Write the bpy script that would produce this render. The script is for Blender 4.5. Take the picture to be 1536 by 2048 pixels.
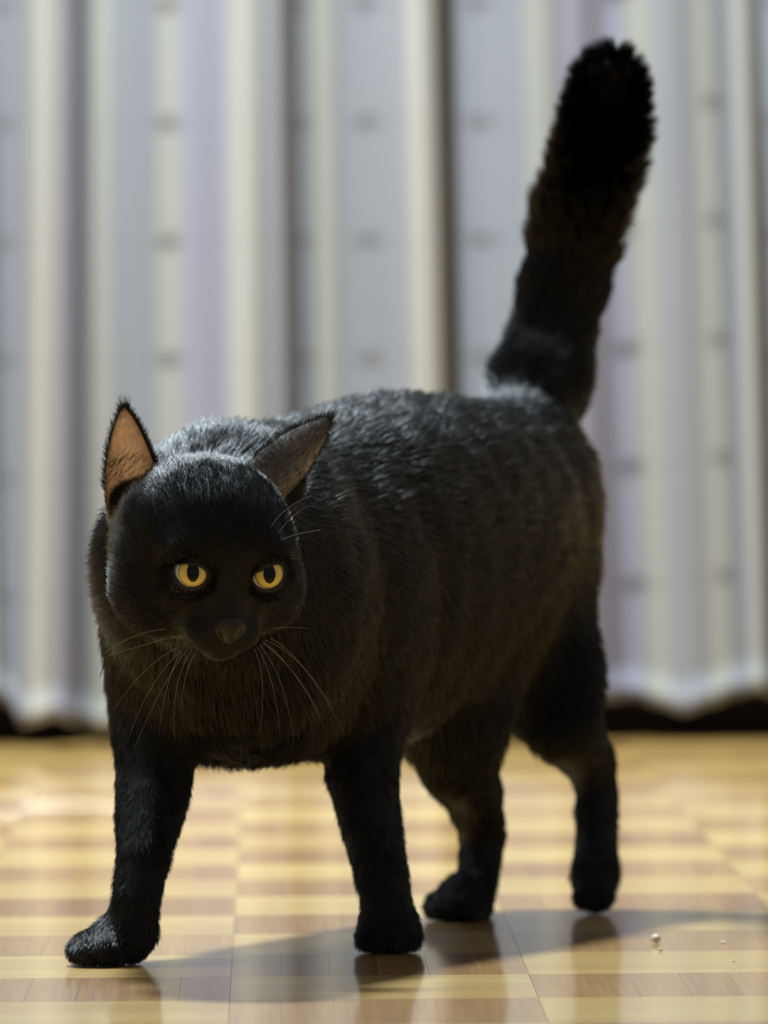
import bpy, math
import numpy as np
from mathutils import Vector, Matrix

# ------------------------------------------------------------------ camera, light, exposure
scene = bpy.context.scene
C = scene.collection
for o in list(bpy.data.objects):
    bpy.data.objects.remove(o, do_unlink=True)

F_PX = 16500.0            # focal length in pixels of the 1536 x 2048 frame
CAM_Z = 0.304
PITCH = math.atan((1024 - 690) / F_PX)
ROLL = math.radians(0.42)
_f = Vector((0, math.cos(PITCH), -math.sin(PITCH)))
_r0 = Vector((1, 0, 0)); _u0 = _r0.cross(_f)
_r = _r0 * math.cos(ROLL) - _u0 * math.sin(ROLL)
_u = _u0 * math.cos(ROLL) + _r0 * math.sin(ROLL)
CAM = Vector((0, 0, CAM_Z))
cam_d = bpy.data.cameras.new('camera')
cam = bpy.data.objects.new('camera', cam_d); C.objects.link(cam)
cam.matrix_world = Matrix(((_r.x, _u.x, -_f.x, CAM.x), (_r.y, _u.y, -_f.y, CAM.y), (_r.z, _u.z, -_f.z, CAM.z), (0, 0, 0, 1)))
cam_d.sensor_fit = 'VERTICAL'; cam_d.sensor_height = 36.0
cam_d.lens = F_PX / 2048 * 36.0
cam_d.clip_start = 0.05; cam_d.clip_end = 50
cam_d.dof.use_dof = True
cam_d.dof.focus_distance = 3.95
cam_d.dof.aperture_fstop = 10.0
scene.camera = cam

scene.cycles.max_bounces = 6
scene.cycles.adaptive_threshold = 0.018
scene.view_settings.view_transform = 'Standard'
scene.view_settings.look = 'None'
scene.view_settings.gamma = 1.0
scene.view_settings.use_curve_mapping = False
scene.view_settings.exposure = 0.18

world = bpy.data.worlds.new('room_ambient'); scene.world = world
world.use_nodes = True
bg = world.node_tree.nodes['Background']
bg.inputs['Color'].default_value = (0.93, 0.97, 1.0, 1)
bg.inputs['Strength'].default_value = 0.20

ld = bpy.data.lights.new('ceiling_lamp', 'AREA')
ld.shape = 'DISK'; ld.size = 0.28; ld.energy = 172; ld.color = (0.80, 0.93, 1.0)
lamp = bpy.data.objects.new('ceiling_lamp', ld); C.objects.link(lamp)
lamp.location = (-0.36, 5.32, 2.40)
ld2 = bpy.data.lights.new('side_fill_lamp', 'AREA')  # added fill lamp on the left, for fur sheen and softer curtain folds
ld2.shape = 'DISK'; ld2.size = 0.6; ld2.energy = 26; ld2.color = (0.80, 0.93, 1.0)
lamp2 = bpy.data.objects.new('side_fill_lamp', ld2); C.objects.link(lamp2)
lamp2.location = (-1.30, 4.85, 2.40)


def at(px, py, Y):
    """world point on the plane y = Y that shows at photo pixel (px, py)"""
    d = _f + _r * ((px - 768) / F_PX) + _u * ((1024 - py) / F_PX)
    return np.array(CAM + d * (Y / d.y))


# ------------------------------------------------------------------ helpers
def link(o, parent=None):
    C.objects.link(o)
    if parent is not None:
        o.parent = parent
    return o


def mesh_obj(name, verts, faces, mat, parent=None, smooth=True):
    me = bpy.data.meshes.new(name)
    me.from_pydata([tuple(map(float, v)) for v in verts], [], [tuple(map(int, f)) for f in faces])
    me.update()
    if smooth:
        me.polygons.foreach_set('use_smooth', [True] * len(me.polygons))
    if mat:
        me.materials.append(mat)
    return link(bpy.data.objects.new(name, me), parent)


def tag(o, label=None, cat=None, group=None, kind=None):
    if label: o['label'] = label
    if cat: o['category'] = cat
    if group: o['group'] = group
    if kind: o['kind'] = kind
    return o


def new_mat(name):
    m = bpy.data.materials.new(name); m.use_nodes = True
    nt = m.node_tree
    b = nt.nodes['Principled BSDF']
    return m, nt, b


def nd(nt, t, **kw):
    n = nt.nodes.new(t)
    for k, v in kw.items():
        setattr(n, k, v)
    return n


def math_node(nt, op, a, b=None, c=None):
    n = nd(nt, 'ShaderNodeMath', operation=op)
    for i, v in enumerate((a, b, c)):
        if v is None: continue
        if isinstance(v, (int, float)): n.inputs[i].default_value = v
        else: nt.links.new(v, n.inputs[i])
    return n.outputs[0]


def lin(r, g, b):
    def f(c):
        c /= 255.0
        return c / 12.92 if c <= 0.04045 else ((c + 0.055) / 1.055) ** 2.4
    return (f(r), f(g), f(b), 1.0)


# ------------------------------------------------------------------ materials
def wood_mat(name, island):
    m, nt, b = new_mat(name)
    L = nt.links
    tc = nd(nt, 'ShaderNodeTexCoord')
    if island:
        at_ = nd(nt, 'ShaderNodeAttribute', attribute_name='tone')
        tone = at_.outputs['Fac']
        gi = nd(nt, 'ShaderNodeNewGeometry'); rnd = gi.outputs['Random Per Island']
        uv = nd(nt, 'ShaderNodeUVMap', uv_map='grain'); coord = uv.outputs['UV']
    else:
        oi = nd(nt, 'ShaderNodeObjectInfo')
        sep = nd(nt, 'ShaderNodeSeparateColor'); L.new(oi.outputs['Color'], sep.inputs[0])
        tone = sep.outputs[0]; rnd = oi.outputs['Random']; coord = tc.outputs['Object']
    off = nd(nt, 'ShaderNodeCombineXYZ')
    L.new(math_node(nt, 'MULTIPLY', rnd, 37.0), off.inputs[0]); L.new(math_node(nt, 'MULTIPLY', rnd, 91.0), off.inputs[1])
    add = nd(nt, 'ShaderNodeVectorMath', operation='ADD'); L.new(coord, add.inputs[0]); L.new(off.outputs[0], add.inputs[1])
    sc = nd(nt, 'ShaderNodeVectorMath', operation='MULTIPLY'); L.new(add.outputs[0], sc.inputs[0]); sc.inputs[1].default_value = (9, 330, 1)
    n1 = nd(nt, 'ShaderNodeTexNoise'); n1.inputs['Scale'].default_value = 1.0; n1.inputs['Detail'].default_value = 4; L.new(sc.outputs[0], n1.inputs['Vector'])
    sc2 = nd(nt, 'ShaderNodeVectorMath', operation='MULTIPLY'); L.new(add.outputs[0], sc2.inputs[0]); sc2.inputs[1].default_value = (120, 420, 1)
    n2 = nd(nt, 'ShaderNodeTexNoise'); n2.inputs['Scale'].default_value = 1.0; n2.inputs['Detail'].default_value = 2; L.new(sc2.outputs[0], n2.inputs['Vector'])
    ramp = nd(nt, 'ShaderNodeValToRGB')
    e = ramp.color_ramp.elements
    e[0].position = 0.0; e[0].color = (0.235, 0.088, 0.020, 1)
    e[1].position = 1.0; e[1].color = (0.60, 0.40, 0.120, 1)
    x = ramp.color_ramp.elements.new(0.5); x.color = (0.42, 0.228, 0.060, 1)
    g = math_node(nt, 'MULTIPLY_ADD', n1.outputs['Fac'], 0.55, -0.275)
    g2 = math_node(nt, 'MULTIPLY_ADD', n2.outputs['Fac'], 0.22, -0.11)
    t = math_node(nt, 'ADD', math_node(nt, 'ADD', tone, g), g2)
    L.new(t, ramp.inputs[0])
    L.new(ramp.outputs[0], b.inputs['Base Color'])
    b.inputs['Roughness'].default_value = 0.42
    b.inputs['IOR'].default_value = 1.45
    b.inputs['Coat Weight'].default_value = 0.72
    b.inputs['Specular IOR Level'].default_value = 0.3
    b.inputs['Coat Roughness'].default_value = 0.085
    b.inputs['Coat IOR'].default_value = 1.5
    bump = nd(nt, 'ShaderNodeBump'); bump.inputs['Strength'].default_value = 0.05; bump.inputs['Distance'].default_value = 0.0004
    L.new(n2.outputs['Fac'], bump.inputs['Height']); L.new(bump.outputs[0], b.inputs['Normal'])
    return m


def plain(name, col, rough=0.6, spec=0.5, coat=0.0):
    m, nt, b = new_mat(name)
    n = nd(nt, 'ShaderNodeTexNoise'); n.inputs['Scale'].default_value = 60
    tc = nd(nt, 'ShaderNodeTexCoord'); nt.links.new(tc.outputs['Object'], n.inputs['Vector'])
    mx = nd(nt, 'ShaderNodeMix', data_type='RGBA')
    mx.inputs['A'].default_value = tuple(c * 0.8 for c in col[:3]) + (1,)
    mx.inputs['B'].default_value = tuple(min(1, c * 1.2) for c in col[:3]) + (1,)
    nt.links.new(n.outputs['Fac'], mx.inputs['Factor']); nt.links.new(mx.outputs['Result'], b.inputs['Base Color'])
    b.inputs['Roughness'].default_value = rough
    b.inputs['Specular IOR Level'].default_value = spec
    b.inputs['Coat Weight'].default_value = coat
    return m


M_STRIP = wood_mat('parquet_wood', False)
M_STRIPS = wood_mat('parquet_wood_joined', True)
M_SUB = plain('subfloor', (0.05, 0.03, 0.015, 1), 0.9, 0.1)
M_BASE = plain('dark_brown_wood', (0.022, 0.012, 0.008, 1), 0.55, 0.3)
M_WALL = plain('plaster', (0.55, 0.54, 0.52, 1), 0.9, 0.2)
M_SKIN = plain('black_skin', (0.006, 0.006, 0.006, 1), 0.7, 0.25)
M_LID = plain('black_eyelid_skin', (0.008, 0.007, 0.006, 1), 0.45, 0.4)
M_NOSE = plain('nose_leather', (0.022, 0.018, 0.015, 1), 0.55, 0.3)
M_WHISK = plain('whisker_hair', (0.30, 0.30, 0.30, 1), 0.4, 0.4)
M_CRUMB = plain('pale_crumb', (0.72, 0.68, 0.56, 1), 0.6, 0.4)
M_SCLERA = plain('eye_white', (0.72, 0.72, 0.70, 1), 0.12, 0.5)
M_PUPIL = plain('pupil_black', (0.003, 0.003, 0.003, 1), 0.12, 0.25)


def fur_mat(name='black_fur', rough=0.19, radial=0.34):
    m = bpy.data.materials.new(name); m.use_nodes = True
    nt = m.node_tree; nt.nodes.clear()
    out = nd(nt, 'ShaderNodeOutputMaterial')
    h = nd(nt, 'ShaderNodeBsdfHairPrincipled')
    h.model = 'CHIANG'; h.parametrization = 'ABSORPTION'
    h.inputs['Absorption Coefficient'].default_value = (7.0, 7.6, 8.2)
    h.inputs['Roughness'].default_value = rough
    h.inputs['Radial Roughness'].default_value = radial
    h.inputs['IOR'].default_value = 1.46
    h.inputs['Random Roughness'].default_value = 0.15
    nt.links.new(h.outputs[0], out.inputs['Surface'])
    return m


M_FUR = fur_mat()


def iris_mat():
    m, nt, b = new_mat('yellow_iris')
    L = nt.links
    tc = nd(nt, 'ShaderNodeTexCoord')
    ln = nd(nt, 'ShaderNodeVectorMath', operation='LENGTH')
    fl = nd(nt, 'ShaderNodeVectorMath', operation='MULTIPLY'); fl.inputs[1].default_value = (1, 0, 1)
    L.new(tc.outputs['Object'], fl.inputs[0]); L.new(fl.outputs[0], ln.inputs[0])
    r = math_node(nt, 'DIVIDE', ln.outputs['Value'], 0.0070)
    nz = nd(nt, 'ShaderNodeTexNoise'); nz.inputs['Scale'].default_value = 900; nz.inputs['Detail'].default_value = 3
    L.new(tc.outputs['Object'], nz.inputs['Vector'])
    r2 = math_node(nt, 'ADD', r, math_node(nt, 'MULTIPLY_ADD', nz.outputs['Fac'], 0.14, -0.07))
    ramp = nd(nt, 'ShaderNodeValToRGB'); e = ramp.color_ramp.elements
    e[0].position = 0.25; e[0].color = (0.50, 0.31, 0.035, 1)
    e[1].position = 1.0; e[1].color = (0.10, 0.05, 0.01, 1)
    for p, c in ((0.45, (0.66, 0.44, 0.065, 1)), (0.72, (0.84, 0.65, 0.13, 1)), (0.90, (0.74, 0.54, 0.09, 1))):
        x = ramp.color_ramp.elements.new(p); x.color = c
    L.new(r2, ramp.inputs[0]); L.new(ramp.outputs[0], b.inputs['Base Color'])
    b.inputs['Roughness'].default_value = 0.35
    b.inputs['Coat Weight'].default_value = 0.6; b.inputs['Coat Roughness'].default_value = 0.03
    return m


M_IRIS = iris_mat()


def ear_mat(name, skin, trans, wt):
    """thin ear: diffuse skin plus light passing through it"""
    m = bpy.data.materials.new(name); m.use_nodes = True
    nt = m.node_tree; nt.nodes.clear(); L = nt.links
    out = nd(nt, 'ShaderNodeOutputMaterial')
    nz = nd(nt, 'ShaderNodeTexNoise'); nz.inputs['Scale'].default_value = 120; nz.inputs['Detail'].default_value = 4
    tc = nd(nt, 'ShaderNodeTexCoord'); L.new(tc.outputs['Object'], nz.inputs['Vector'])
    mx = nd(nt, 'ShaderNodeMix', data_type='RGBA')
    mx.inputs['A'].default_value = tuple(c * 0.6 for c in skin) + (1,); mx.inputs['B'].default_value = tuple(c * 1.3 for c in skin) + (1,)
    L.new(nz.outputs['Fac'], mx.inputs['Factor'])
    d = nd(nt, 'ShaderNodeBsdfDiffuse'); L.new(mx.outputs['Result'], d.inputs['Color'])
    t = nd(nt, 'ShaderNodeBsdfTranslucent'); t.inputs['Color'].default_value = trans + (1,)
    ms = nd(nt, 'ShaderNodeMixShader'); ms.inputs[0].default_value = wt
    L.new(d.outputs[0], ms.inputs[1]); L.new(t.outputs[0], ms.inputs[2]); L.new(ms.outputs[0], out.inputs['Surface'])
    return m


M_EARIN = ear_mat('inner_ear_skin', (0.20, 0.11, 0.07), (0.95, 0.68, 0.44), 0.6)
M_EARGREY = ear_mat('grey_ear_back_skin', (0.20, 0.18, 0.16), (0.45, 0.36, 0.30), 0.2)
M_EARBACK = ear_mat('ear_back_skin', (0.085, 0.078, 0.070), (0.80, 0.52, 0.32), 0.40)


# the stripes of the curtain cloth, by photo column (u = column / 1536), and woven dots
def curtain_mat():
    m, nt, b = new_mat('striped_curtain_cloth')
    L = nt.links
    uv = nd(nt, 'ShaderNodeUVMap', uv_map='cloth')
    sep = nd(nt, 'ShaderNodeSeparateXYZ'); L.new(uv.outputs['UV'], sep.inputs[0])
    u = math_node(nt, 'FRACT', sep.outputs[0])
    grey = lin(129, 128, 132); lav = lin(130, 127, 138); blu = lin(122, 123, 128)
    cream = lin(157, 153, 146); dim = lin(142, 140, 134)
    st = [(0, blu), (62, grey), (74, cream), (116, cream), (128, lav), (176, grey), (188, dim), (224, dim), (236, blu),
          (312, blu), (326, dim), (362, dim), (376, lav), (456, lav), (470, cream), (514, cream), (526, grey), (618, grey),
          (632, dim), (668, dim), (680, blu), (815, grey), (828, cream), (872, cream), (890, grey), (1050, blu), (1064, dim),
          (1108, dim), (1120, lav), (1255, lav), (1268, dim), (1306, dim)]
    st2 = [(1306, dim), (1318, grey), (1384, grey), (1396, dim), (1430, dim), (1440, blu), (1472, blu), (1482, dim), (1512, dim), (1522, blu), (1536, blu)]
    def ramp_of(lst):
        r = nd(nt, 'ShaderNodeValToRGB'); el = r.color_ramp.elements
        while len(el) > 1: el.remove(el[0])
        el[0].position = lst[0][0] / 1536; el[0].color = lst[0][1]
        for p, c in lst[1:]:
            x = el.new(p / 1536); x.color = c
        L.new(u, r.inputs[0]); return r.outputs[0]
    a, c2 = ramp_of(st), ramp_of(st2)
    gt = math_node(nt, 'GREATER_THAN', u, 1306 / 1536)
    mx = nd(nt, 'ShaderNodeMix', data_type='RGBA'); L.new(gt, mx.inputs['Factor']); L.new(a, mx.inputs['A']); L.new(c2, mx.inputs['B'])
    # woven dots: columns of dots, one every 9 cm
    v = math_node(nt, 'FRACT', sep.outputs[1])
    dv = math_node(nt, 'ABSOLUTE', math_node(nt, 'SUBTRACT', v, 0.5))
    tot = None
    for cpx, w, s in ((15, 22, .55), (343, 24, 1.0), (612, 18, .5), (740, 26, .8), (965, 30, .7), (1248, 26, 1.1), (1428, 20, .8)):
        du = math_node(nt, 'DIVIDE', math_node(nt, 'ABSOLUTE', math_node(nt, 'SUBTRACT', u, cpx / 1536)), w / 1536)
        dd = math_node(nt, 'DIVIDE', dv, 0.075)
        q = math_node(nt, 'ADD', math_node(nt, 'POWER', du, 2.0), math_node(nt, 'POWER', dd, 2.0))
        g = math_node(nt, 'MULTIPLY', math_node(nt, 'EXPONENT', math_node(nt, 'MULTIPLY', q, -1.2)), s)
        tot = g if tot is None else math_node(nt, 'ADD', tot, g)
    line = math_node(nt, 'MULTIPLY', math_node(nt, 'EXPONENT', math_node(nt, 'MULTIPLY', math_node(nt, 'POWER', math_node(nt, 'DIVIDE', dv, 0.035), 2.0), -1.0)), 0.06)
    tot = math_node(nt, 'MINIMUM', math_node(nt, 'ADD', tot, line), 1.0)
    dk = nd(nt, 'ShaderNodeMix', data_type='RGBA'); L.new(math_node(nt, 'MULTIPLY', tot, 0.82), dk.inputs['Factor'])
    L.new(mx.outputs['Result'], dk.inputs['A']); dk.inputs['B'].default_value = lin(78, 74, 72)
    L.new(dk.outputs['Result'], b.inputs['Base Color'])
    b.inputs['Roughness'].default_value = 0.9; b.inputs['Specular IOR Level'].default_value = 0.1
    return m


M_CURT = curtain_mat()

# ------------------------------------------------------------------ the setting
rng = np.random.default_rng(7)
BACK_Y = 6.42


def box_mesh(x0, x1, y0, y1, z0, z1):
    v = [(x, y, z) for z in (z0, z1) for y in (y0, y1) for x in (x0, x1)]
    f = [(0, 2, 3, 1), (4, 5, 7, 6), (0, 1, 5, 4), (2, 6, 7, 3), (0, 4, 6, 2), (1, 3, 7, 5)]
    return v, f


v, f = box_mesh(-3.0, 3.0, -1.0, BACK_Y + 0.12, -0.05, -0.008)
floor = tag(mesh_obj('floor', v, f, M_SUB, smooth=False), 'varnished mosaic parquet floor in a basket weave', None, None, 'structure')
v, f = box_mesh(-3.0, 3.0, BACK_Y, BACK_Y + 0.12, -0.008, 2.5)
wall = tag(mesh_obj('wall_back', v, f, M_WALL, smooth=False), 'plain wall behind the curtain', None, None, 'structure')
v = [(-3, BACK_Y - .022, 0), (-3, BACK_Y - .022, .062), (-3, BACK_Y - .014, .075), (-3, BACK_Y, .075), (-3, BACK_Y, 0)]
v = v + [(3, b_, c_) for a_, b_, c_ in v]
f = [(i, (i + 1) % 5, (i + 1) % 5 + 5, i + 5) for i in range(5)] + [(4, 3, 2, 1, 0), (5, 6, 7, 8, 9)]
base = tag(mesh_obj('baseboard_back', v, f, M_BASE, smooth=False), 'dark brown wooden baseboard below the curtain', None, None, 'structure')

# parquet: square blocks of six strips, laid crosswise in turn
W = 0.1436
SW = W / 6
THETA = -0.0138
A0 = np.array([0.0682, 3.975])            # a corner where four blocks meet


def strip_mesh():
    hx, hy, c, h = W / 2 - 0.00010, SW / 2 - 0.00002, 0.00008, 0.008
    v = [(-hx, -hy, -h), (hx, -hy, -h), (hx, hy, -h), (-hx, hy, -h),
         (-hx, -hy, -c), (hx, -hy, -c), (hx, hy, -c), (-hx, hy, -c),
         (-hx + c, -hy + c, 0), (hx - c, -hy + c, 0), (hx - c, hy - c, 0), (-hx + c, hy - c, 0)]
    f = [(8, 9, 10, 11)]
    for k in range(4):
        n = (k + 1) % 4
        f += [(k, n, n + 4, k + 4), (k + 4, n + 4, n + 8, k + 8)]
    return v, f


sv, sf = strip_mesh()
smesh = bpy.data.meshes.new('parquet_strip'); smesh.from_pydata(sv, [], sf); smesh.update(); smesh.materials.append(M_STRIP)
ct, sn = math.cos(THETA), math.sin(THETA)


def fl(a, b):                                # floor-aligned -> world
    return np.array([A0[0] + a * ct + b * sn, A0[1] - a * sn + b * ct])


strips = []
for i in range(-11, 10):
    for j in range(-12, 18):
        cross = (i + j) % 2 == 0            # strips lie across the view
        btone = (0.78 if cross else 0.33) + rng.normal(0, 0.05)
        for k in range(6):
            o_ = (k + 0.5) * SW
            a, b_ = ((i + .5) * W, j * W + o_) if cross else (i * W + o_, (j + .5) * W)
            p = fl(a, b_)
            tone = btone + rng.normal(0, 0.07 if cross else 0.07)
            if p[1] > BACK_Y + 0.07: continue
            strips.append((p[0], p[1], -THETA + (0 if cross else math.pi / 2), float(np.clip(tone, 0.02, 0.98))))


def in_view(x, y):
    s = F_PX / y
    py = 690 + CAM_Z * s
    return -70 < 768 + x * s < 1606 and py < 2075


vis = sorted([s for s in strips if in_view(s[0], s[1])], key=lambda s: s[1])
near = vis[:300]; nearset = set(near)
for (x, y, rz, tone) in near:
    o = bpy.data.objects.new('parquet_strip', smesh)
    link(o, floor); o.location = (x, y, 0); o.rotation_euler = (0, 0, rz); o.color = (tone, tone, tone, 1)
rest = [s for s in strips if s not in nearset]
sva = np.array(sv)
V, Fc, tones, uvs = [], [], [], []
for n, (x, y, rz, tone) in enumerate(rest):
    c_, s_ = math.cos(rz), math.sin(rz)
    P = np.stack([x + sva[:, 0] * c_ - sva[:, 1] * s_, y + sva[:, 0] * s_ + sva[:, 1] * c_, sva[:, 2]], 1)
    V.append(P); Fc += [tuple(q + 12 * n for q in f_) for f_ in sf]; tones += [tone] * 12; uvs.append(sva[:, :2])
V = np.concatenate(V); uvs = np.concatenate(uvs)
far = mesh_obj('parquet_strips', V, Fc, M_STRIPS, floor, smooth=False)
atr = far.data.attributes.new('tone', 'FLOAT', 'POINT'); atr.data.foreach_set('value', tones)
uvl = far.data.uv_layers.new(name='grain')
vi = np.zeros(len(far.data.loops), dtype=np.int32); far.data.loops.foreach_get('vertex_index', vi)
uvl.data.foreach_set('uv', uvs[vi].astype(np.float32).ravel())
tag(far, kind='stuff')

# curtain -----------------------------------------------------------
CY = 6.31
prof = [(0, 0), (40, 1.0), (97, 3.0), (140, 1.8), (172, -2.0), (205, 0.6), (260, 1.5), (340, 1.3), (400, 2.4), (450, 2.2),
        (492, 3.6), (560, 2.5), (612, -1.6), (650, 1.6), (700, 0.9), (740, 0.9), (800, 2.2), (850, 4.0), (874, 3.4), (897, -2.6),
        (928, -1.2), (990, 0.6), (1060, 1.4), (1088, 2.5), (1150, 1.5), (1240, -0.8), (1285, 1.6), (1350, 2.0), (1412, 1.4),
        (1470, 0.9), (1496, 1.5), (1536, 0)]
hem = [(0, 1398), (25, 1402), (62, 1446), (95, 1436), (125, 1428), (165, 1448), (205, 1455), (350, 1425), (500, 1440), (700, 1420),
       (900, 1440), (1100, 1410), (1240, 1402), (1285, 1412), (1335, 1428), (1390, 1412), (1440, 1396), (1490, 1384), (1536, 1398)]


def smooth_interp(pts, x):
    xs = np.array([p[0] for p in pts], float); ys = np.array([p[1] for p in pts], float)
    t = np.interp(x, xs, np.arange(len(xs)))
    i = np.clip(t.astype(int), 0, len(xs) - 2); f_ = t - i
    f_ = f_ * f_ * (3 - 2 * f_)
    return ys[i] * (1 - f_) + ys[i + 1] * f_


SCY = F_PX / CY
cols = np.arange(-2.0, 3.0001, 1 / 320.0)          # in frame widths
upx = (cols % 1.0) * 1536
dep = smooth_interp(prof, upx) * 0.0085
zb = CAM_Z - (smooth_interp(hem, upx) - 690) / SCY
rows_z = np.concatenate([[0.0, 0.012, 0.013, 0.03], np.linspace(0.06, 2.35, 46)])
nR, nC = len(rows_z), len(cols)
xs = (cols * 1536 - 768) / SCY
Vc = np.zeros((nR, nC, 3)); UVc = np.zeros((nR, nC, 2))
lean = np.interp(upx, [0, 97, 205, 850, 1285, 1500, 1536], [0, -28, -6, 12, 34, 30, 0]) / SCY   # folds drift sideways on the way down
vshift = np.interp(upx, [0, 1000, 1240, 1430, 1536], [0, 0, -0.06, -0.15, 0])
for r_, zz in enumerate(rows_z):
    k = zz / 2.35
    z = zb + (2.35 - zb) * k
    hk = 1 + 0.35 * math.exp(-zz / 0.25)
    Vc[r_, :, 0] = xs + lean * (0.45 - z) * 2.0 * (1 if zz < 0.8 else 0.4)
    Vc[r_, :, 1] = CY - dep * hk - (0.0015 if r_ < 2 else 0) + 0.006 * np.sin(upx / 90 + zz * 5)
    Vc[r_, :, 2] = z
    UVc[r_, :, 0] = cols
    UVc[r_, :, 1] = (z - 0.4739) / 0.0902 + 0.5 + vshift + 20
faces = [(r_ * nC + c_, r_ * nC + c_ + 1, (r_ + 1) * nC + c_ + 1, (r_ + 1) * nC + c_) for r_ in range(nR - 1) for c_ in range(nC - 1)]
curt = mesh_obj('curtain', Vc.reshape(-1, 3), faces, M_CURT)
uvl = curt.data.uv_layers.new(name='cloth')
vi = np.zeros(len(curt.data.loops), dtype=np.int32); curt.data.loops.foreach_get('vertex_index', vi)
uvl.data.foreach_set('uv', UVc.reshape(-1, 2)[vi].astype(np.float32).ravel())
sol = curt.modifiers.new('cloth_thickness', 'SOLIDIFY'); sol.thickness = 0.0012; sol.offset = 1
tag(curt, 'pale grey lavender curtain with cream stripes and dark woven dots, hanging in folds', 'curtain')

# ------------------------------------------------------------------ the cat: skin surface from smooth-blended volumes
CM = 0.01
prims = []     # (kind, data, k, furspec)


def nrm(v):
    v = np.asarray(v, float); return v / (np.linalg.norm(v) + 1e-12)


AX = nrm(at(950, 1000, 4.41) - at(470, 1000, 4.07)); AX = nrm([AX[0], AX[1], 0])      # body axis, towards the tail
LT = np.array([AX[1], -AX[0], 0])                                                    # sideways
UP = np.array([0, 0, 1.0])
TORSO = np.stack([LT, AX, UP])


def ell(c, r, basis=np.eye(3), k=1.0, fur=None):
    prims.append(('e', (np.asarray(c, float), np.asarray(r, float) * CM, basis), k * CM, fur))


def cone(a, ra, b, rb, k=1.0, fur=None):
    prims.append(('c', (np.asarray(a, float), ra * CM, np.asarray(b, float), rb * CM), k * CM, fur))


def F(length, lift, flow, clump=0.3):
    return (length * CM, lift, flow, clump)


down = np.array([0, 0, -1.0])
# torso
fT = F(1.7, 0.15, 'torso', 0.45)
fBelly = F(1.7, 0.30, nrm([0, -0.35, -1.0]), 0.6)
torso = [(480, 1235, 4.085, 5.0, 6.0, 4.2), (520, 1200, 4.14, 5.7, 7.4, 4.6), (600, 1172, 4.20, 6.1, 8.0, 5), (690, 1150, 4.25, 6.3, 8.3, 5),
         (780, 1128, 4.31, 6.4, 8.4, 5), (860, 1100, 4.36, 6.2, 7.7, 5), (935, 1066, 4.41, 5.7, 6.6, 4.8), (990, 1030, 4.455, 4.7, 5.2, 4.0)]
tq = np.array([list(at(px, py, Y)) + [rl + 0.3, ra, rv + 0.3] for (px, py, Y, rl, rv, ra) in torso])
for t in np.linspace(0, len(tq) - 1, 64):                                  # Catmull-Rom through the sections
    i = min(int(t), len(tq) - 2); u_ = t - i
    p0, p1, p2, p3 = tq[max(i - 1, 0)], tq[i], tq[i + 1], tq[min(i + 2, len(tq) - 1)]
    q = 0.5 * (2 * p1 + (p2 - p0) * u_ + (2 * p0 - 5 * p1 + 4 * p2 - p3) * u_ ** 2 + (3 * p1 - p0 - 3 * p2 + p3) * u_ ** 3)
    ell(q[:3], (q[3], q[4] + 0.3, q[5]), TORSO, 0.15, fT)
ell(at(455, 965, 4.13), (4.2, 4.2, 2.7), TORSO, 2.5, fT)                   # withers
ell(at(500, 1385, 4.12), (3.8, 3.8, 2.6), TORSO, 2.5, fBelly)              # brisket
# neck
HO = at(415, 1108, 3.99)
HS = 1.05                                                  # head origin
yaw, pit = math.radians(17), math.radians(27)
HF = np.array([math.sin(yaw) * math.cos(pit), -math.cos(yaw) * math.cos(pit), -math.sin(pit)])
HR = nrm(np.cross(HF, UP)) * 1.0
HR = HR if HR[0] > 0 else -HR
HU = nrm(np.cross(HR, HF)); HU = HU if HU[2] > 0 else -HU
HB = np.stack([HR, HF, HU])


def H(r, f_, u):
    return HO + (HR * r + HF * f_ + HU * u) * CM * HS


fN = F(1.4, 0.18, nrm(np.array([-0.05, 0.6, -0.8])), 0.3)
cone(H(0, -1.5, -0.6), 4.0, at(480, 1170, 4.10), 5.4, 2.5, fN)
ell(at(330, 1130, 4.07), (3.0, 3.0, 4.0), np.eye(3), 2.5, F(1.4, 0.35, nrm([-0.85, 0.45, -0.15]), 0.2))                # ruff at the near side
# forelegs
fL = F(0.70, 0.07, nrm([0.05, 0.25, -1]), 0.25)
fP = F(0.42, 0.35, nrm([0, -0.6, -0.6]), 0.2)


def chain(pts, k, fur, k0=None):
    for n, (a, b) in enumerate(zip(pts[:-1], pts[1:])):
        cone(at(*a[:3]), a[3], at(*b[:3]), b[3], (k0 if (n == 0 and k0) else k), fur)


fS = F(1.2, 0.12, nrm([0.45, 0.75, -0.55]), 0.35)
chain([(322, 1150, 4.11, 3.0), (318, 1400, 4.12, 2.55)], 1.5, fS, 2.5)
chain([(318, 1400, 4.12, 2.5), (306, 1580, 4.10, 1.85), (286, 1720, 4.065, 1.28), (272, 1800, 4.055, 1.15), (262, 1862, 4.055, 1.2)], 0.15, fL)
chain([(690, 1190, 4.17, 3.1), (728, 1420, 4.18, 2.4)], 1.5, fS, 2.5)
chain([(728, 1420, 4.18, 2.35), (724, 1540, 4.165, 1.85), (742, 1650, 4.15, 1.5), (766, 1760, 4.13, 1.3), (778, 1850, 4.125, 1.25)], 0.15, fL)


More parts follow.
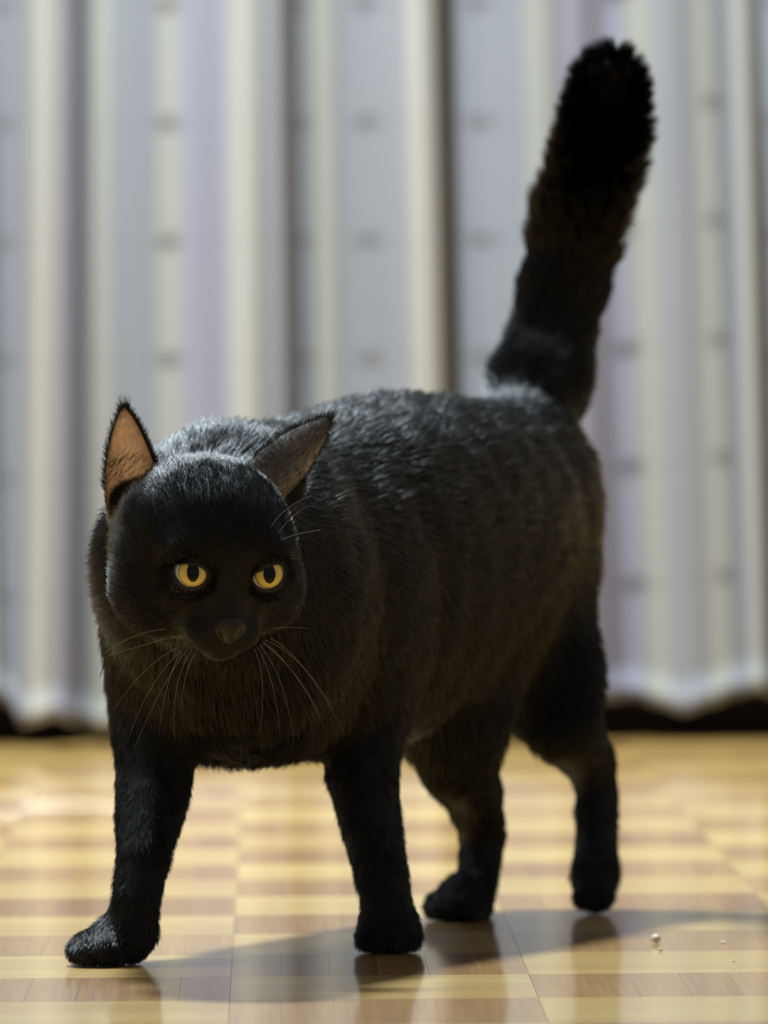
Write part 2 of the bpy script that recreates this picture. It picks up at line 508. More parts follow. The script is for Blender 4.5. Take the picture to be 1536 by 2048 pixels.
def paw(c, toes, rad, heel):
    """c: paw centre over the floor (x, y); toes: direction of the toes; all soles at z = 0"""
    t = nrm([toes[0], toes[1], 0]); s = np.array([-t[1], t[0], 0]); B = np.stack([s, t, UP])
    cc = np.array([c[0], c[1], 0])
    ell(cc + UP * 1.05 * CM, (rad, rad * 1.15, 1.0), B, 0.7, fP)
    ell(cc + UP * 1.35 * CM - t * heel * CM, (rad * 0.8, rad * 0.8, 1.2), B, 0.8, fP)
    for q, (a, fwd) in enumerate(((-1.08, 0.75), (-0.4, 1.2), (0.4, 1.2), (1.08, 0.75))):
        ell(cc + (s * a * rad * 0.72 + t * fwd * rad * 0.82) * CM + UP * 0.78 * CM, (0.62, 0.95, 0.78), B, 0.22, fP)


p = at(222, 1936, 4.05); paw((p[0], 4.055), (-0.75, -0.55), 1.45, 0.75)
p = at(778, 1912, 4.125); paw((p[0], 4.128), (0.0, -1), 1.42, 0.4)
ell(at(301, 1862, 4.06), (0.42, 0.5, 0.6), np.eye(3), 0.4, fP)               # carpal pad
# hind leg on the floor
fH = F(1.4, 0.12, nrm([0.05, 0.3, -1.0]), 0.4)
chain([(930, 1250, 4.37, 3.6), (905, 1440, 4.33, 2.7), (915, 1520, 4.33, 2.0)], 1.2, fH, 2.2)
chain([(915, 1520, 4.33, 1.95), (946, 1590, 4.365, 1.55), (966, 1670, 4.385, 1.2), (956, 1750, 4.375, 1.08), (944, 1810, 4.365, 1.15)], 0.15, fL)
p = at(922, 1848, 4.36); paw((p[0], 4.352), (-0.45, -0.9), 1.38, 0.5)
# hind leg swinging forward, just off the floor
fR = F(1.6, 0.30, nrm([0.25, 0.5, -1.0]), 0.6)
ell(at(1040, 1010, 4.45), (3.6, 3.6, 5.0), TORSO, 2.5, fR)
chain([(1045, 1180, 4.43, 3.35), (1082, 1340, 4.41, 2.8), (1118, 1430, 4.40, 2.15)], 1.2, fR, 2.2)
chain([(1118, 1430, 4.40, 2.1), (1178, 1520, 4.43, 1.4), (1194, 1580, 4.435, 1.12), (1193, 1690, 4.415, 1.1), (1191, 1750, 4.40, 1.25), (1188, 1786, 4.392, 1.0)], 0.15, fL)
for dx in (-24, 0, 24):
    ell(at(1186 + dx, 1795, 4.385), (0.5, 0.6, 0.62), np.eye(3), 0.3, fP)
# tail
tail = [(1052, 850, 4.475, 2.3), (1074, 775, 4.49, 2.35), (1098, 690, 4.50, 2.15), (1118, 610, 4.505, 1.85), (1140, 520, 4.51, 1.55), (1158, 430, 4.51, 1.55),
        (1188, 340, 4.50, 1.55), (1207, 262, 4.485, 1.5), (1214, 200, 4.455, 1.35), (1220, 160, 4.425, 1.2)]
for n, (a, b) in enumerate(zip(tail[:-1], tail[1:])):
    A_, B_ = at(*a[:3]), at(*b[:3])
    ln_ = 1.55 if n < 2 else 2.15
    if n >= 7: ln_ = 1.9
    cone(A_, a[3], B_, b[3], 1.6 if n < 2 else 0.5, F(ln_, (0.08, 0.10, 0.30, 0.75)[n] if n < 4 else 0.95, (AX * 0.84 + UP * 0.54, AX * 0.80 + UP * 0.60, AX * 0.5 + UP * 0.85)[n] if n < 3 else nrm(B_ - A_), 0.25 if n < 2 else 0.48))
# head
NOSE = H(0, 5.15, -1.5)
FH = (0.0062, 0.22, 'head', 0.15)
ell(H(0, -0.4, 0.5), (4.15, 4.5, 3.9), HB, 1.2, FH)
for s in (-1, 1):
    ell(H(2.55 * s, 0.7, -1.5), (2.0, 2.3, 2.0), HB, 1.2, FH)
    ell(H(1.75 * s, 2.75, 1.55), (1.35, 1.0, 0.85), HB, 0.9, FH)              # brow
ell(H(0, 2.9, -1.7), (1.75, 1.9, 1.45), HB, 1.0, FH)
for s in (-1, 1):
    ell(H(0.82 * s, 3.85, -2.0), (1.0, 1.05, 0.88), HB, 0.5, FH)               # whisker pads
    ell(H(1.95 * s, 2.55, -0.75), (0.95, 0.8, 0.55), HB, 0.7, FH)              # under the eye
cone(H(0, 2.6, 1.2), 1.25, H(0, 4.35, -1.15), 0.72, 0.6, FH)                   # bridge of the nose
ell(at(266, 1012, 4.02), (1.25, 1.2, 1.3), np.eye(3), 0.8, FH)                  # base of each ear
ell(at(560, 962, 4.035), (1.3, 1.2, 1.25), np.eye(3), 0.8, FH)
ell(H(0, 3.55, -2.95), (0.85, 0.9, 0.62), HB, 0.5, FH)                         # chin

EYES = [(at(383, 1149, 3.955), [(-33, 19), (-20, 20), (0, 17), (20, 13), (29, 7), (32, -3), (26, -15), (14, -23), (0, -25), (-14, -21), (-26, -9), (-33, 6)], (0.10, 0.14)),
        (at(537, 1151, 3.966), [(-32, -6), (-27, 2), (-12, 9), (4, 16), (19, 23), (28, 21), (31, 8), (27, -8), (16, -20), (2, -26), (-14, -24), (-26, -17)], (0.06, 0.11))]
ER = 0.0102

# field on a grid
VOX = 0.002
lo = np.array([-0.175, 3.90, -0.004]); hi = np.array([0.15, 4.56, 0.47])
nx, ny, nz = (np.ceil((hi - lo) / VOX)).astype(int)
FLD = np.full((nx, ny, nz), 0.03, dtype=np.float32)


def prim_sdf(pr, P):
    kind, dat = pr[0], pr[1]
    if kind == 'e':
        c, r, B = dat
        q = (P - c) @ np.asarray(B).T
        k0 = np.sqrt(((q / r) ** 2).sum(-1)); k1 = np.sqrt(((q / (r * r)) ** 2).sum(-1))
        return k0 * (k0 - 1) / np.maximum(k1, 1e-9)
    a, ra, b, rb = dat
    ba = b - a
    t = np.clip(((P - a) @ ba) / (ba @ ba), 0, 1)
    return np.sqrt((((P - a) - t[..., None] * ba) ** 2).sum(-1)) - (ra + (rb - ra) * t)


def prim_box(pr, m):
    if pr[0] == 'e':
        c, r, B = pr[1]; R = np.sqrt(((np.asarray(B) * r[:, None]) ** 2).sum(0)); l_, h_ = c - R, c + R
    else:
        a, ra, b, rb = pr[1]; l_ = np.minimum(a - ra, b - rb); h_ = np.maximum(a + ra, b + rb)
    i0 = np.maximum(((l_ - m - lo) / VOX).astype(int), 0); i1 = np.minimum(((h_ + m - lo) / VOX).astype(int) + 2, (nx, ny, nz))
    return i0, i1


def grid_pts(i0, i1):
    g = [lo[d] + VOX * np.arange(i0[d], i1[d]) for d in range(3)]
    return np.stack(np.meshgrid(*g, indexing='ij'), -1)


for pr in prims:
    k = pr[2]
    i0, i1 = prim_box(pr, k + 0.008)
    sl = tuple(slice(i0[d], i1[d]) for d in range(3))
    D = prim_sdf(pr, grid_pts(i0, i1)).astype(np.float32)
    A_ = FLD[sl]
    h = np.maximum(k - np.abs(A_ - D), 0) / k
    FLD[sl] = np.minimum(A_, D) - h * h * k * 0.25
# eye sockets, flat soles
for (ec, _, _) in EYES:
    pr = ('e', (ec, np.array([ER + 0.0002] * 3), np.eye(3)), 0.003)
    i0, i1 = prim_box(pr, 0.01); sl = tuple(slice(i0[d], i1[d]) for d in range(3))
    D = -prim_sdf(pr, grid_pts(i0, i1)).astype(np.float32)
    A_ = FLD[sl]; k = 0.002
    h = np.maximum(k - np.abs(A_ - D), 0) / k
    FLD[sl] = np.maximum(A_, D) + h * h * k * 0.25
    pr = ('c', (ec + np.array([0, -0.004, 0]), 0.0074, ec + np.array([0, -0.03, 0.0]), 0.0100), 0.003)   # nothing overhangs the eye
    i0, i1 = prim_box(pr, 0.006); sl = tuple(slice(i0[d], i1[d]) for d in range(3))
    D = -prim_sdf(pr, grid_pts(i0, i1)).astype(np.float32)
    A_ = FLD[sl]; k = 0.004
    h = np.maximum(k - np.abs(A_ - D), 0) / k
    FLD[sl] = np.maximum(A_, D) + h * h * k * 0.25
zz = (lo[2] + VOX * np.arange(nz)).astype(np.float32)
FLD = np.maximum(FLD, (0.0006 - zz)[None, None, :])


def surface_nets(fl_):
    s = fl_ < 0
    cell = np.zeros(tuple(n - 1 for n in fl_.shape), dtype=np.int8)
    for dx in (0, 1):
        for dy in (0, 1):
            for dz in (0, 1):
                cell += s[dx:dx + cell.shape[0], dy:dy + cell.shape[1], dz:dz + cell.shape[2]]
    act = np.argwhere((cell > 0) & (cell < 8))
    idx = -np.ones(cell.shape, dtype=np.int32); idx[tuple(act.T)] = np.arange(len(act))
    corners = [(a, b, c) for a in (0, 1) for b in (0, 1) for c in (0, 1)]
    val = np.stack([fl_[act[:, 0] + a, act[:, 1] + b, act[:, 2] + c] for a, b, c in corners], 1)
    acc = np.zeros((len(act), 3)); cnt = np.zeros(len(act))
    for i in range(8):
        for j in range(i + 1, 8):
            if sum(abs(np.array(corners[i]) - np.array(corners[j]))) != 1: continue
            m = (val[:, i] < 0) != (val[:, j] < 0)
            t = np.where(m, val[:, i] / np.where(m, val[:, i] - val[:, j], 1), 0)
            p_ = np.array(corners[i])[None] + t[:, None] * (np.array(corners[j]) - np.array(corners[i]))[None]
            acc += np.where(m[:, None], p_, 0); cnt += m
    vert = lo + VOX * (act + acc / cnt[:, None])
    quads = []
    for ax in range(3):
        o1, o2 = [(1, 2), (2, 0), (0, 1)][ax]
        sl0 = [slice(None)] * 3; sl1 = [slice(None)] * 3
        sl0[ax] = slice(0, -1); sl1[ax] = slice(1, None)
        ch = s[tuple(sl0)] != s[tuple(sl1)]
        e = np.argwhere(ch)
        e = e[(e[:, o1] > 0) & (e[:, o2] > 0) & (e[:, o1] < fl_.shape[o1] - 1) & (e[:, o2] < fl_.shape[o2] - 1)]
        def ci(d1, d2):
            q = e.copy(); q[:, o1] -= d1; q[:, o2] -= d2; return idx[tuple(q.T)]
        Q = np.stack([ci(1, 1), ci(0, 1), ci(0, 0), ci(1, 0)], 1)
        ins = s[tuple(e.T)]
        Q[~ins] = Q[~ins][:, ::-1]
        quads.append(Q)
    return vert, np.concatenate(quads)


BV, BF = surface_nets(FLD)
# relax
edges = np.concatenate([BF[:, [0, 1]], BF[:, [1, 2]], BF[:, [2, 3]], BF[:, [3, 0]]])
for _ in range(5):
    acc = np.zeros_like(BV); cnt = np.zeros(len(BV))
    for a, b in ((0, 1), (1, 0)):
        for d in range(3):
            acc[:, d] += np.bincount(edges[:, a], BV[edges[:, b], d], len(BV))
        cnt += np.bincount(edges[:, a], minlength=len(BV))
    nv = acc / np.maximum(cnt, 1)[:, None]
    BV = BV * 0.5 + nv * 0.5
calm = ((BV[:, 2] > 0.09) & (np.linalg.norm(BV - HO, axis=1) > 0.075)).astype(float)[:, None]      # the trunk is smoother than the head and paws
for _ in range(30):
    acc = np.zeros_like(BV)
    for a, b in ((0, 1), (1, 0)):
        for d in range(3):
            acc[:, d] += np.bincount(edges[:, a], BV[edges[:, b], d], len(BV))
    BV = BV + (acc / np.maximum(cnt, 1)[:, None] - BV) * 0.5 * calm
BV[:, 2] = np.maximum(BV[:, 2], 0.0002)

# ears ---------------------------------------------------------------
def ear_surface(base, tip, side, back, width, depth, thick, bend=0.0, nu=22, nv=26, power=0.8, root=0.12):
    """a cupped pointed shell: returns outer grid, inner grid (nv x nu x 3)"""
    base, tip = np.asarray(base), np.asarray(tip)
    ax = tip - base; L_ = np.linalg.norm(ax); ax = ax / L_
    side = nrm(side - ax * (side @ ax)); back = nrm(np.asarray(back) - ax * (np.asarray(back) @ ax)); back = nrm(back - side * (back @ side))
    outs = []
    for off in (0.0, 1.0):
        G = np.zeros((nv, nu, 3))
        for i in range(nv):
            v_ = -root + (1 + root) * i / (nv - 1)
            vv = max(v_, 0)
            w = width * (max(1 - vv ** 1.55, 0.0)) ** power
            w = max(w, 0.0004)
            dp = depth * (max(1 - vv, 0.0)) ** 0.7 + 0.0008
            for j in range(nu):
                ph = (j / (nu - 1) * 2 - 1) * math.radians(100)
                x = w * math.sin(ph) / math.sin(math.radians(90)); y = dp * math.cos(ph)
                nrm_ = np.array([math.sin(ph) * dp, math.cos(ph) * w]); nrm_ /= np.linalg.norm(nrm_) + 1e-9
                tk = thick * off * (1 - 0.75 * abs(j / (nu - 1) * 2 - 1) ** 4) * (1 - 0.6 * vv)
                x -= nrm_[0] * tk; y -= nrm_[1] * tk
                G[i, j] = base + ax * L_ * v_ + side * x + back * (y + bend * vv * vv)
        outs.append(G)
    return outs


def grid_faces(nv, nu, o=0, flip=False):
    f_ = []
    for i in range(nv - 1):
        for j in range(nu - 1):
            q = (o + i * nu + j, o + i * nu + j + 1, o + (i + 1) * nu + j + 1, o + (i + 1) * nu + j)
            f_.append(q[::-1] if flip else q)
    return f_


EARS = [dict(base=at(270, 1000, 4.01), tip=at(248, 815, 4.00), side=np.array([1.0, -0.25, 0.05]), back=np.array([0.15, 1.0, 0.1]),
             width=0.0146, depth=0.0115, thick=0.0016, bend=0.000, power=0.72),
        dict(base=at(556, 938, 4.025), tip=at(665, 832, 4.04), side=np.array([0.70, 0.10, -0.72]), back=np.array([-0.30, -1.0, 0.12]),
             width=0.0122, depth=0.0085, thick=0.0016, bend=-0.003, root=0.42)]
cat = tag(link(bpy.data.objects.new('cat', None)), 'black cat with yellow eyes walking forward over the parquet, tail raised', 'cat')
ear_v, ear_f, ear_lin = [], [], []
off = len(BV)
EAR_ROOTS = []
for E in EARS:
    O_, I_ = ear_surface(**E)
    nv_, nu_ = O_.shape[:2]
    ear_v += [O_.reshape(-1, 3), I_.reshape(-1, 3)]
    flip = np.dot(np.cross(O_[8, 12] - O_[8, 10], O_[10, 11] - O_[8, 11]), nrm(E['back'])) < 0
    ear_f += grid_faces(nv_, nu_, off, flip)
    for i in range(nv_ - 1):
        for j in (0, nu_ - 1):
            q = (off + i * nu_ + j, off + (i + 1) * nu_ + j, off + nv_ * nu_ + (i + 1) * nu_ + j, off + nv_ * nu_ + i * nu_ + j)
            ear_f.append(q if (j == 0) != flip else q[::-1])
    top = [off + (nv_ - 1) * nu_ + j for j in range(nu_)]
    for j in range(nu_ - 1):
        ear_f.append((top[j], top[j] + 1, top[j] + 1 + nv_ * nu_, top[j] + nv_ * nu_))
    ear_lin.append((I_, flip))
    EAR_ROOTS.append((O_, I_, E))
    off += 2 * nv_ * nu_
ALLV = np.concatenate([BV] + ear_v)
ALLF = [tuple(q) for q in BF.tolist()] + ear_f
body = mesh_obj('body', ALLV, ALLF, M_SKIN, cat)
body.data.materials.append(M_EARBACK); body.data.materials.append(M_EARGREY)
mi = np.zeros(len(ALLF), dtype=np.int32); mi[len(BF):] = 1; mi[len(BF) + len(ear_f) // 2:] = 2
body.data.polygons.foreach_set('material_index', mi)
body['label'] = 'black skin and limbs under the fur'
for I_, flip in ear_lin:
    nv_, nu_ = I_.shape[:2]
    lv = I_ + 0.0
    # lining lies just inside the shell
    cen = I_.mean(1, keepdims=True)
    lv = I_ + (cen - I_) * 0.01
    lin_o = mesh_obj('inner_ear', lv.reshape(-1, 3), grid_faces(nv_, nu_, 0, not flip), M_EARIN, cat)
    lin_o['label'] = 'brown pink skin inside the ear'

# eyes ---------------------------------------------------------------
def uv_ball(c, R, n=32, m=20):
    v_ = [(0, 0, R)]; f_ = []
    for i in range(1, m):
        for j in range(n):
            a, b = math.pi * i / m, 2 * math.pi * j / n
            v_.append((R * math.sin(a) * math.cos(b), R * math.sin(a) * math.sin(b), R * math.cos(a)))
    v_.append((0, 0, -R))
    for j in range(n): f_.append((0, 1 + j, 1 + (j + 1) % n))
    for i in range(m - 2):
        for j in range(n):
            a = 1 + i * n + j; b = 1 + i * n + (j + 1) % n
            f_.append((a, a + n, b + n, b))
    l_ = 1 + (m - 2) * n
    for j in range(n): f_.append((l_ + j, len(v_) - 1, l_ + (j + 1) % n))
    return v_, f_


def cap(R, rx, rz, n=40, m=8, lift=0.0):
    """spherical cap of elliptical outline around -y"""
    v_ = [(0, -R - lift, 0)]; f_ = []
    for i in range(1, m + 1):
        for j in range(n):
            a = 2 * math.pi * j / n
            x, z = rx * i / m * math.cos(a), rz * i / m * math.sin(a)
            v_.append((x, -math.sqrt(max(R * R - x * x - z * z, 0)) - lift, z))
    for j in range(n): f_.append((0, 1 + j, 1 + (j + 1) % n))
    for i in range(m - 1):
        for j in range(n):
            a = 1 + i * n + j; b = 1 + i * n + (j + 1) % n
            f_.append((a, a + n, b + n, b))
    return v_, f_


LIDS = []
for n, (ec, con, gaze) in enumerate(EYES):
    v_, f_ = uv_ball(ec, ER)
    eye = mesh_obj('eye', v_, f_, M_SCLERA, cat); eye.location = ec
    eye['label'] = 'yellow eye with dark upright pupil'
    g = Vector((gaze[0], -1, gaze[1])).normalized()
    rot = Vector((0, -1, 0)).rotation_difference(g)
    v_, f_ = cap(ER, 0.0070, 0.0070, lift=0.0001)
    iris = mesh_obj('iris', v_, f_, M_IRIS, eye); iris.rotation_mode = 'QUATERNION'; iris.rotation_quaternion = rot
    v_, f_ = cap(ER, 0.0029, 0.0046, lift=0.00022)
    pup = mesh_obj('pupil', v_, f_, M_PUPIL, eye); pup.rotation_mode = 'QUATERNION'; pup.rotation_quaternion = rot
    # lids: a ring around the opening
    con = np.array(con, float) / 4150.0
    NS = 48
    ang = np.arctan2(con[:, 1], con[:, 0]); rad = np.hypot(con[:, 0], con[:, 1]); od = np.argsort(ang)
    aa = np.linspace(-math.pi, math.pi, NS, endpoint=False)
    rr = np.interp(aa, np.concatenate([ang[od] - 2 * math.pi, ang[od], ang[od] + 2 * math.pi]), np.tile(rad[od], 3))
    rr = (np.roll(rr, 1) + 2 * rr + np.roll(rr, -1)) / 4
    rows = []
    for e_, dR in ((0.0, 0.0001), (0.0, 0.0005), (0.05, 0.0009), (0.25, 0.0011), (0.5, 0.0011), (0.75, 0.0009), (1.0, 0.0006)):
        R_ = ER + dR
        q = rr + (0.0118 - rr) * e_
        qs = np.minimum(q, 0.0078)
        y_ = -np.sqrt(R_ * R_ - qs * qs) + np.maximum(q - 0.0078, 0) * 0.75
        rows.append(np.stack([q * np.cos(aa), y_, q * np.sin(aa)], 1))
    rv = np.concatenate(rows)
    rf = [(i * NS + j, i * NS + (j + 1) % NS, (i + 1) * NS + (j + 1) % NS, (i + 1) * NS + j) for i in range(6) for j in range(NS)]
    lid = mesh_obj('eyelid', rv, rf, M_LID, cat); lid.location = ec
    LIDS.append((ec, aa, rr, np.stack([np.concatenate([r_, r_[:1]]) for r_ in rows[3:]]) + ec))

# nose ---------------------------------------------------------------
nose_prof = [  # (u, half width, forward) rows from the top of the leather to the lip
    (0.62, 0.25, 4.72), (0.42, 0.55, 4.98), (0.18, 0.78, 5.12), (-0.08, 0.80, 5.14), (-0.28, 0.58, 5.02), (-0.46, 0.28, 4.86), (-0.62, 0.08, 4.72)]
nv, nf = [], []
NU = 15
for (u_, hw, fw) in nose_prof:
    for j in range(NU):
        s_ = j / (NU - 1) * 2 - 1
        dent = -0.36 * math.exp(-((abs(s_) - 0.55) / 0.22) ** 2) * math.exp(-((u_ + 0.12) / 0.20) ** 2)
        nv.append(H(s_ * hw * 0.86, fw - 0.42 * s_ * s_ * (hw / 0.8) + dent, u_ - 1.35))
nf = grid_faces(len(nose_prof), NU)
nose = mesh_obj('nose', nv, nf, M_NOSE, cat)
nose['label'] = 'dull dark nose leather'
so = nose.modifiers.new('t', 'SOLIDIFY'); so.thickness = 0.004; so.offset = 0
ss = nose.modifiers.new('s', 'SUBSURF'); ss.levels = 1; ss.render_levels = 1

# whiskers -----------------------------------------------------------
def tube(pts, r0, r1, n=5):
    pts = np.asarray(pts); v_, f_ = [], []
    for i, p_ in enumerate(pts):
        t = nrm(pts[min(i + 1, len(pts) - 1)] - pts[max(i - 1, 0)])
        a = nrm(np.cross(t, [0.3, 1, 0.2])); b = np.cross(t, a)
        r = r0 + (r1 - r0) * i / (len(pts) - 1)
        for k in range(n):
            w = 2 * math.pi * k / n
            v_.append(p_ + (a * math.cos(w) + b * math.sin(w)) * r)
    for i in range(len(pts) - 1):
        for k in range(n):
            f_.append((i * n + k, i * n + (k + 1) % n, (i + 1) * n + (k + 1) % n, (i + 1) * n + k))
    return v_, f_


whisk = [  # start, control, end (photo px), depth start, depth end
    ((352, 1296), (275, 1340), (228, 1420), 3.945, 3.97), ((362, 1300), (290, 1370), (255, 1485), 3.945, 3.96),
    ((372, 1302), (315, 1380), (268, 1500), 3.94, 3.93), ((380, 1304), (340, 1370), (350, 1480), 3.935, 3.93),
    ((390, 1306), (365, 1350), (362, 1420), 3.93, 3.92), ((330, 1258), (260, 1265), (205, 1310), 3.95, 3.99),
    ((335, 1276), (270, 1295), (215, 1312), 3.945, 3.98), ((368, 1294), (330, 1350), (318, 1470), 3.94, 3.92),
    ((508, 1296), (535, 1350), (520, 1462), 3.925, 3.92), ((515, 1294), (552, 1360), (560, 1470), 3.925, 3.91),
    ((520, 1290), (570, 1350), (588, 1480), 3.925, 3.92), ((525, 1286), (590, 1330), (640, 1430), 3.93, 3.95),
    ((530, 1280), (600, 1305), (668, 1420), 3.93, 3.97), ((540, 1276), (610, 1310), (690, 1470), 3.93, 3.98),
    ((545, 1257), (585, 1252), (622, 1258), 3.935, 3.98), ((528, 1284), (600, 1340), (650, 1460), 3.93, 3.93),
    ((536, 1064), (560, 1015), (625, 990), 3.955, 3.93), ((552, 1085), (590, 1065), (642, 1060), 3.955, 3.94),
    ((548, 1078), (580, 1030), (618, 1010), 3.955, 3.935)]
for (a, c, b, ya, yb) in whisk:
    A_, B_, Cc = at(*a, ya + 0.012), at(*b, yb), at(*c, ya * 0.6 + yb * 0.4 - 0.008)
    t = np.linspace(0, 1, 14)[:, None]
    v_, f_ = tube((1 - t) ** 2 * A_ + 2 * t * (1 - t) * Cc + t * t * B_, 0.00010, 0.00003)
    mesh_obj('whisker', v_, f_, M_WHISK, cat)

# fur ----------------------------------------------------------------
def vnoise(P, s, seed):
    r_ = np.random.default_rng(seed); out = np.zeros_like(P)
    for o_ in range(12):
        K = r_.normal(0, 1, (3, 3)) * s * (1.22 ** o_); ph = r_.uniform(0, 6.28, 3)
        out += np.sin(P @ K.T + ph)
    return out / 3.0


tri = np.concatenate([BF[:, [0, 1, 2]], BF[:, [0, 2, 3]]])
ta, tb, tcn = BV[tri[:, 0]], BV[tri[:, 1]], BV[tri[:, 2]]
fn = np.cross(tb - ta, tcn - ta); ar = np.linalg.norm(fn, axis=1) * 0.5
vn = np.zeros_like(BV)
for q in range(3):
    for d in range(3): vn[:, d] += np.bincount(tri[:, q], fn[:, d], len(BV))
vn /= np.linalg.norm(vn, axis=1, keepdims=True) + 1e-12
NH = 380000
arw = ar * np.where(np.linalg.norm(ta - HO, axis=1) < 0.062, 2.0, 1.0) * np.where((ta[:, 1] > 4.43) & (ta[:, 2] > 0.275), 1.8, 1.0)
pick = np.random.default_rng(3).choice(len(tri), NH, p=arw / arw.sum())
r1 = rng.random(NH); r2 = rng.random(NH); sq = np.sqrt(r1)
w = np.stack([1 - sq, sq * (1 - r2), sq * r2], 1)
P0 = w[:, :1] * ta[pick] + w[:, 1:2] * tb[pick] + w[:, 2:] * tcn[pick]
N0 = w[:, :1] * vn[tri[pick, 0]] + w[:, 1:2] * vn[tri[pick, 1]] + w[:, 2:] * vn[tri[pick, 2]]
N0 /= np.linalg.norm(N0, axis=1, keepdims=True) + 1e-12
WT = np.zeros(NH); DIR = np.zeros((NH, 3)); LEN = np.zeros(NH); LIFT = np.zeros(NH); CL = np.zeros(NH)
hd = P0 - (NOSE - HF * 0.012)
hd = hd / np.linalg.norm(hd, axis=1, keepdims=True)
td = AX[None] + down[None] * (np.clip((0.225 - P0[:, 2]) / 0.08, 0, 1) * 1.1 + 0.12)[:, None]      # along the back, then down the flanks
under = np.clip((0.135 - P0[:, 2]) / 0.03, 0, 1)[:, None] * np.clip((4.24 - P0[:, 1]) / 0.04, 0, 1)[:, None]
td = td * (1 - under) + np.array([[0, -0.35, -1.0]]) * under      # the brisket hangs
for pr in prims:
    D = prim_sdf(pr, P0)
    wt = np.exp(-np.clip(D, -0.002, 1) / 0.0035) + 1e-12
    ln_, lf_, fw_, cl_ = pr[3]
    WT += wt; LEN += wt * ln_; LIFT += wt * lf_; CL += wt * cl_
    DIR += wt[:, None] * ({'head': hd, 'torso': td}[fw_] if isinstance(fw_, str) else fw_)
DIR /= WT[:, None]; LEN /= WT; LIFT /= WT; CL /= WT
dn = np.linalg.norm(P0 - NOSE, axis=1)
LEN *= np.clip(dn / 0.055, 0.28, 1.0)
T0 = DIR - N0 * (DIR * N0).sum(1, keepdims=True)
T0 += 0.10 * vnoise(P0, 110, 5) * np.linalg.norm(T0, axis=1, keepdims=True)
T0 /= np.linalg.norm(T0, axis=1, keepdims=True) + 1e-9
LEN *= rng.uniform(0.65, 1.15, NH)
jit = rng.normal(0, 0.13, (NH, 3))
d0 = T0 * 1.0 + N0 * (LIFT * 1.5 + 0.06)[:, None] + jit
d0 /= np.linalg.norm(d0, axis=1, keepdims=True)
d1 = T0 * 1.0 + N0 * (LIFT * 0.75 - 0.03)[:, None] + jit * 0.8 + np.array([0, 0, -0.06])
d1 /= np.linalg.norm(d1, axis=1, keepdims=True)
NP = 5
ts = np.linspace(0, 1, NP)
PT = np.zeros((NH, NP, 3)); PT[:, 0] = P0 - N0 * 0.0004
for i in range(1, NP):
    t = (ts[i] + ts[i - 1]) / 2
    dd = d0 * (1 - t) + d1 * t
    dd /= np.linalg.norm(dd, axis=1, keepdims=True)
    PT[:, i] = PT[:, i - 1] + dd * (LEN / (NP - 1))[:, None]
# clumps
cs = 0.0065
key = np.floor((P0 + vnoise(P0, 60, 9) * 0.002) / cs).astype(np.int64)
kk = (key[:, 0] * 73856093) ^ (key[:, 1] * 19349663) ^ (key[:, 2] * 83492791)
_, inv = np.unique(kk, return_inverse=True)
cntc = np.bincount(inv)
for i in range(1, NP):
    cen = np.stack([np.bincount(inv, PT[:, i, d]) / cntc for d in range(3)], 1)[inv]
    PT[:, i] += (cen - PT[:, i]) * (CL * ts[i] ** 1.5)[:, None]
PT[:, :, 2] = np.maximum(PT[:, :, 2], 0.0004)
keep = np.ones(NH, bool)
for (ec, aa, rr, _) in LIDS:                  # keep the eye openings clear
    for i in range(NP):
        q = PT[:, i] - ec
        dl = np.hypot(q[:, 0], q[:, 2])
        op = np.interp(np.arctan2(q[:, 2], q[:, 0]), aa, rr, period=2 * math.pi)
        keep &= ~((dl < op + (0.0012 if i == 0 else 0.0003)) & (q[:, 1] < 0.004) & (q[:, 1] > -0.03))
q = (P0 - H(0, 4.9, -1.4)); keep &= np.linalg.norm(q, axis=1) > 0.0078
PT = PT[keep]; LENk = LEN[keep]

# short fur on the ears and tufts inside them
def ear_hair(G, cnt, length, along, outward, rs, inside=False, vmin=0.2):
    nv_, nu_ = G.shape[:2]
    a = rs.uniform(nv_ * vmin, nv_ - 1.01, cnt); b = rs.uniform(0, nu_ - 1.01, cnt)
    i, j = a.astype(int), b.astype(int); fa, fb = (a - i)[:, None], (b - j)[:, None]
    p_ = (G[i, j] * (1 - fa) + G[i + 1, j] * fa) * (1 - fb) + (G[i, j + 1] * (1 - fa) + G[i + 1, j + 1] * fa) * fb
    dirv = nrm(along) + rs.normal(0, 0.18, (cnt, 3)) + np.asarray(outward) * 0.25
    dirv /= np.linalg.norm(dirv, axis=1, keepdims=True)
    L_ = length * rs.uniform(0.5, 1.2, cnt)
    return p_[:, None] + dirv[:, None] * (ts[None, :, None] * L_[:, None, None])


rs = np.random.default_rng(11)
extra = []
for n, (O_, I_, E) in enumerate(EAR_ROOTS):
    ax = E['tip'] - E['base']
    extra.append(ear_hair(O_, 3600 if n == 0 else 1700, 0.0038 if n == 0 else 0.0030, ax, nrm(E['back']), rs, vmin=0.0))
    rim = np.stack([O_[:, 0], O_[:, 1]], 1); rim2 = np.stack([O_[:, -2], O_[:, -1]], 1)
    s_ = nrm(E['side'])
    extra.append(ear_hair(rim, 500, 0.004, ax - s_ * 0.02, -s_, rs)); extra.append(ear_hair(rim2, 500, 0.004, ax + s_ * 0.02, s_, rs))
    tipg = np.stack([O_[-3], O_[-1]], 0)
    extra.append(ear_hair(tipg, 60, 0.008, ax, nrm(E['back']) * 0.2, rs, vmin=0))
    low = I_[: I_.shape[0] // 2]
    extra.append(ear_hair(low, 300, 0.012, np.array([0.5 if n == 0 else -0.5, -0.5, 0.6]), (0, -0.4, 0), rs, vmin=0.3))
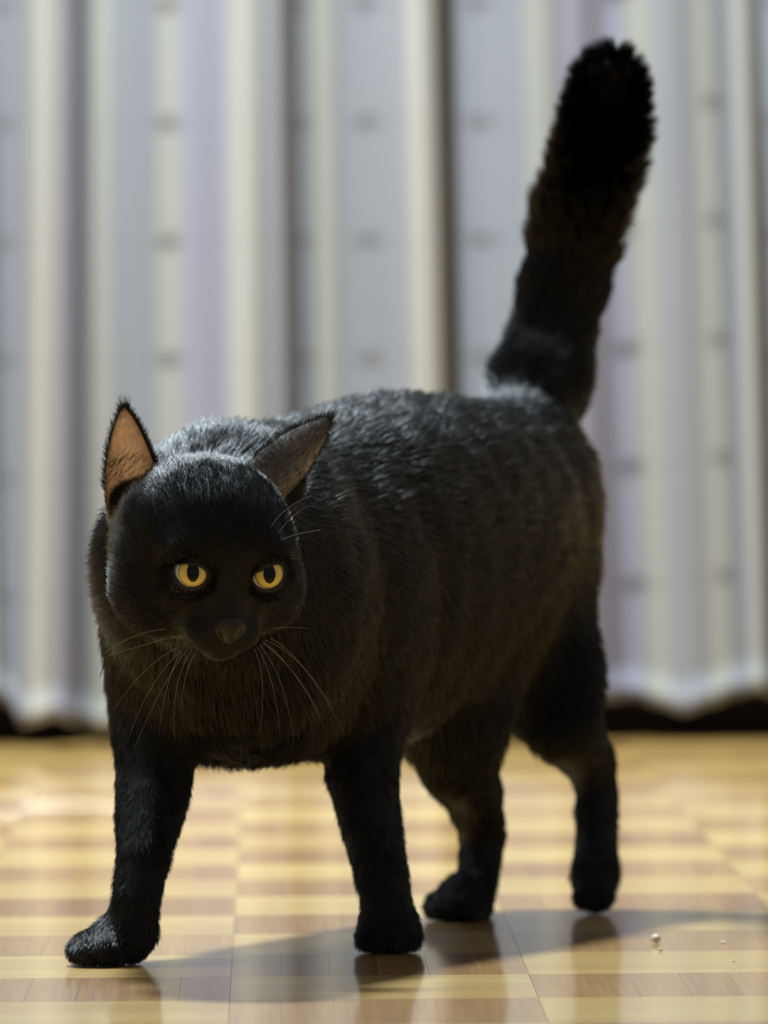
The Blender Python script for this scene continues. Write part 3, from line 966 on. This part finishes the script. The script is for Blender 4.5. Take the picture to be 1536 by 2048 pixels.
for (ec, aa, rr, G) in LIDS:                  # short fur on the lids, combed away from the nose
    a = rs.uniform(0, G.shape[0] - 1.01, 1500); b = rs.uniform(0, G.shape[1] - 1.01, 1500)
    i, j = a.astype(int), b.astype(int); fa, fb = (a - i)[:, None], (b - j)[:, None]
    p_ = (G[i, j] * (1 - fa) + G[i + 1, j] * fa) * (1 - fb) + (G[i, j + 1] * (1 - fa) + G[i + 1, j + 1] * fa) * fb
    od_ = p_ - ec; od_[:, 1] = 0; od_ /= np.linalg.norm(od_, axis=1, keepdims=True)
    aw = p_ - NOSE; aw /= np.linalg.norm(aw, axis=1, keepdims=True)
    dv_ = od_ * 0.9 + aw * 0.5 + np.array([0, -0.35, 0]) + rs.normal(0, 0.12, p_.shape)
    dv_ /= np.linalg.norm(dv_, axis=1, keepdims=True)
    extra.append(p_[:, None] + dv_[:, None] * (ts[None, :, None] * rs.uniform(0.002, 0.0038, len(p_))[:, None, None]))
EX = np.concatenate(extra)
PT = np.concatenate([PT, EX])
RAD = np.concatenate([np.where(LENk > 0.012, 0.00015, np.where(np.linalg.norm(PT[:len(LENk), 0] - HO, axis=1) < 0.062, 0.00008, 0.00011)), np.full(len(EX), 0.00006)])
prof_r = np.array([0.9, 1.0, 0.9, 0.65, 0.2])
hc = bpy.data.hair_curves.new('fur')
hc.add_curves([NP] * len(PT))
hc.attributes['position'].data.foreach_set('vector', PT.astype(np.float32).ravel())
ra_ = hc.attributes.get('radius') or hc.attributes.new('radius', 'FLOAT', 'POINT')
ra_.data.foreach_set('value', (RAD[:, None] * prof_r[None]).astype(np.float32).ravel())
hc.materials.append(M_FUR)
fur = link(bpy.data.objects.new('fur', hc), cat)
tag(fur, 'glossy black fur, long and bushy on the tail', None, None, 'stuff')

# crumbs on the floor --------------------------------------------------
def crumb(px, py, r, squash, label, seed):
    Y = CAM_Z * F_PX / (py - 690)
    c = at(px, py, Y)
    v_, f_ = uv_ball((0, 0, 0), 1.0, 14, 9)
    rs_ = np.random.default_rng(seed)
    v_ = np.array(v_); v_ = v_ * (1 + 0.16 * vnoise(v_, 1.6, seed)[:, :1]) * np.array([r, r, r * squash])
    v_[:, 2] -= v_[:, 2].min()
    o = mesh_obj('crumb', v_, f_, M_CRUMB); o.location = (c[0], c[1], 0.0001)
    return tag(o, label, 'crumb', 'pale crumbs on the parquet')


crumb(1311, 1892, 0.0023, 0.85, 'largest round pale crumb on the parquet, right of the lifted paw', 1)
crumb(1321, 1909, 0.0011, 0.8, 'tiny pale crumb on the floor just in front of the largest crumb', 2)
crumb(1447, 1893, 0.0017, 0.25, 'flat pale flake lying on the floor towards the right edge', 3)
crumb(1467, 1931, 0.0006, 0.8, 'smallest pale speck on the light parquet block at the far right', 4)
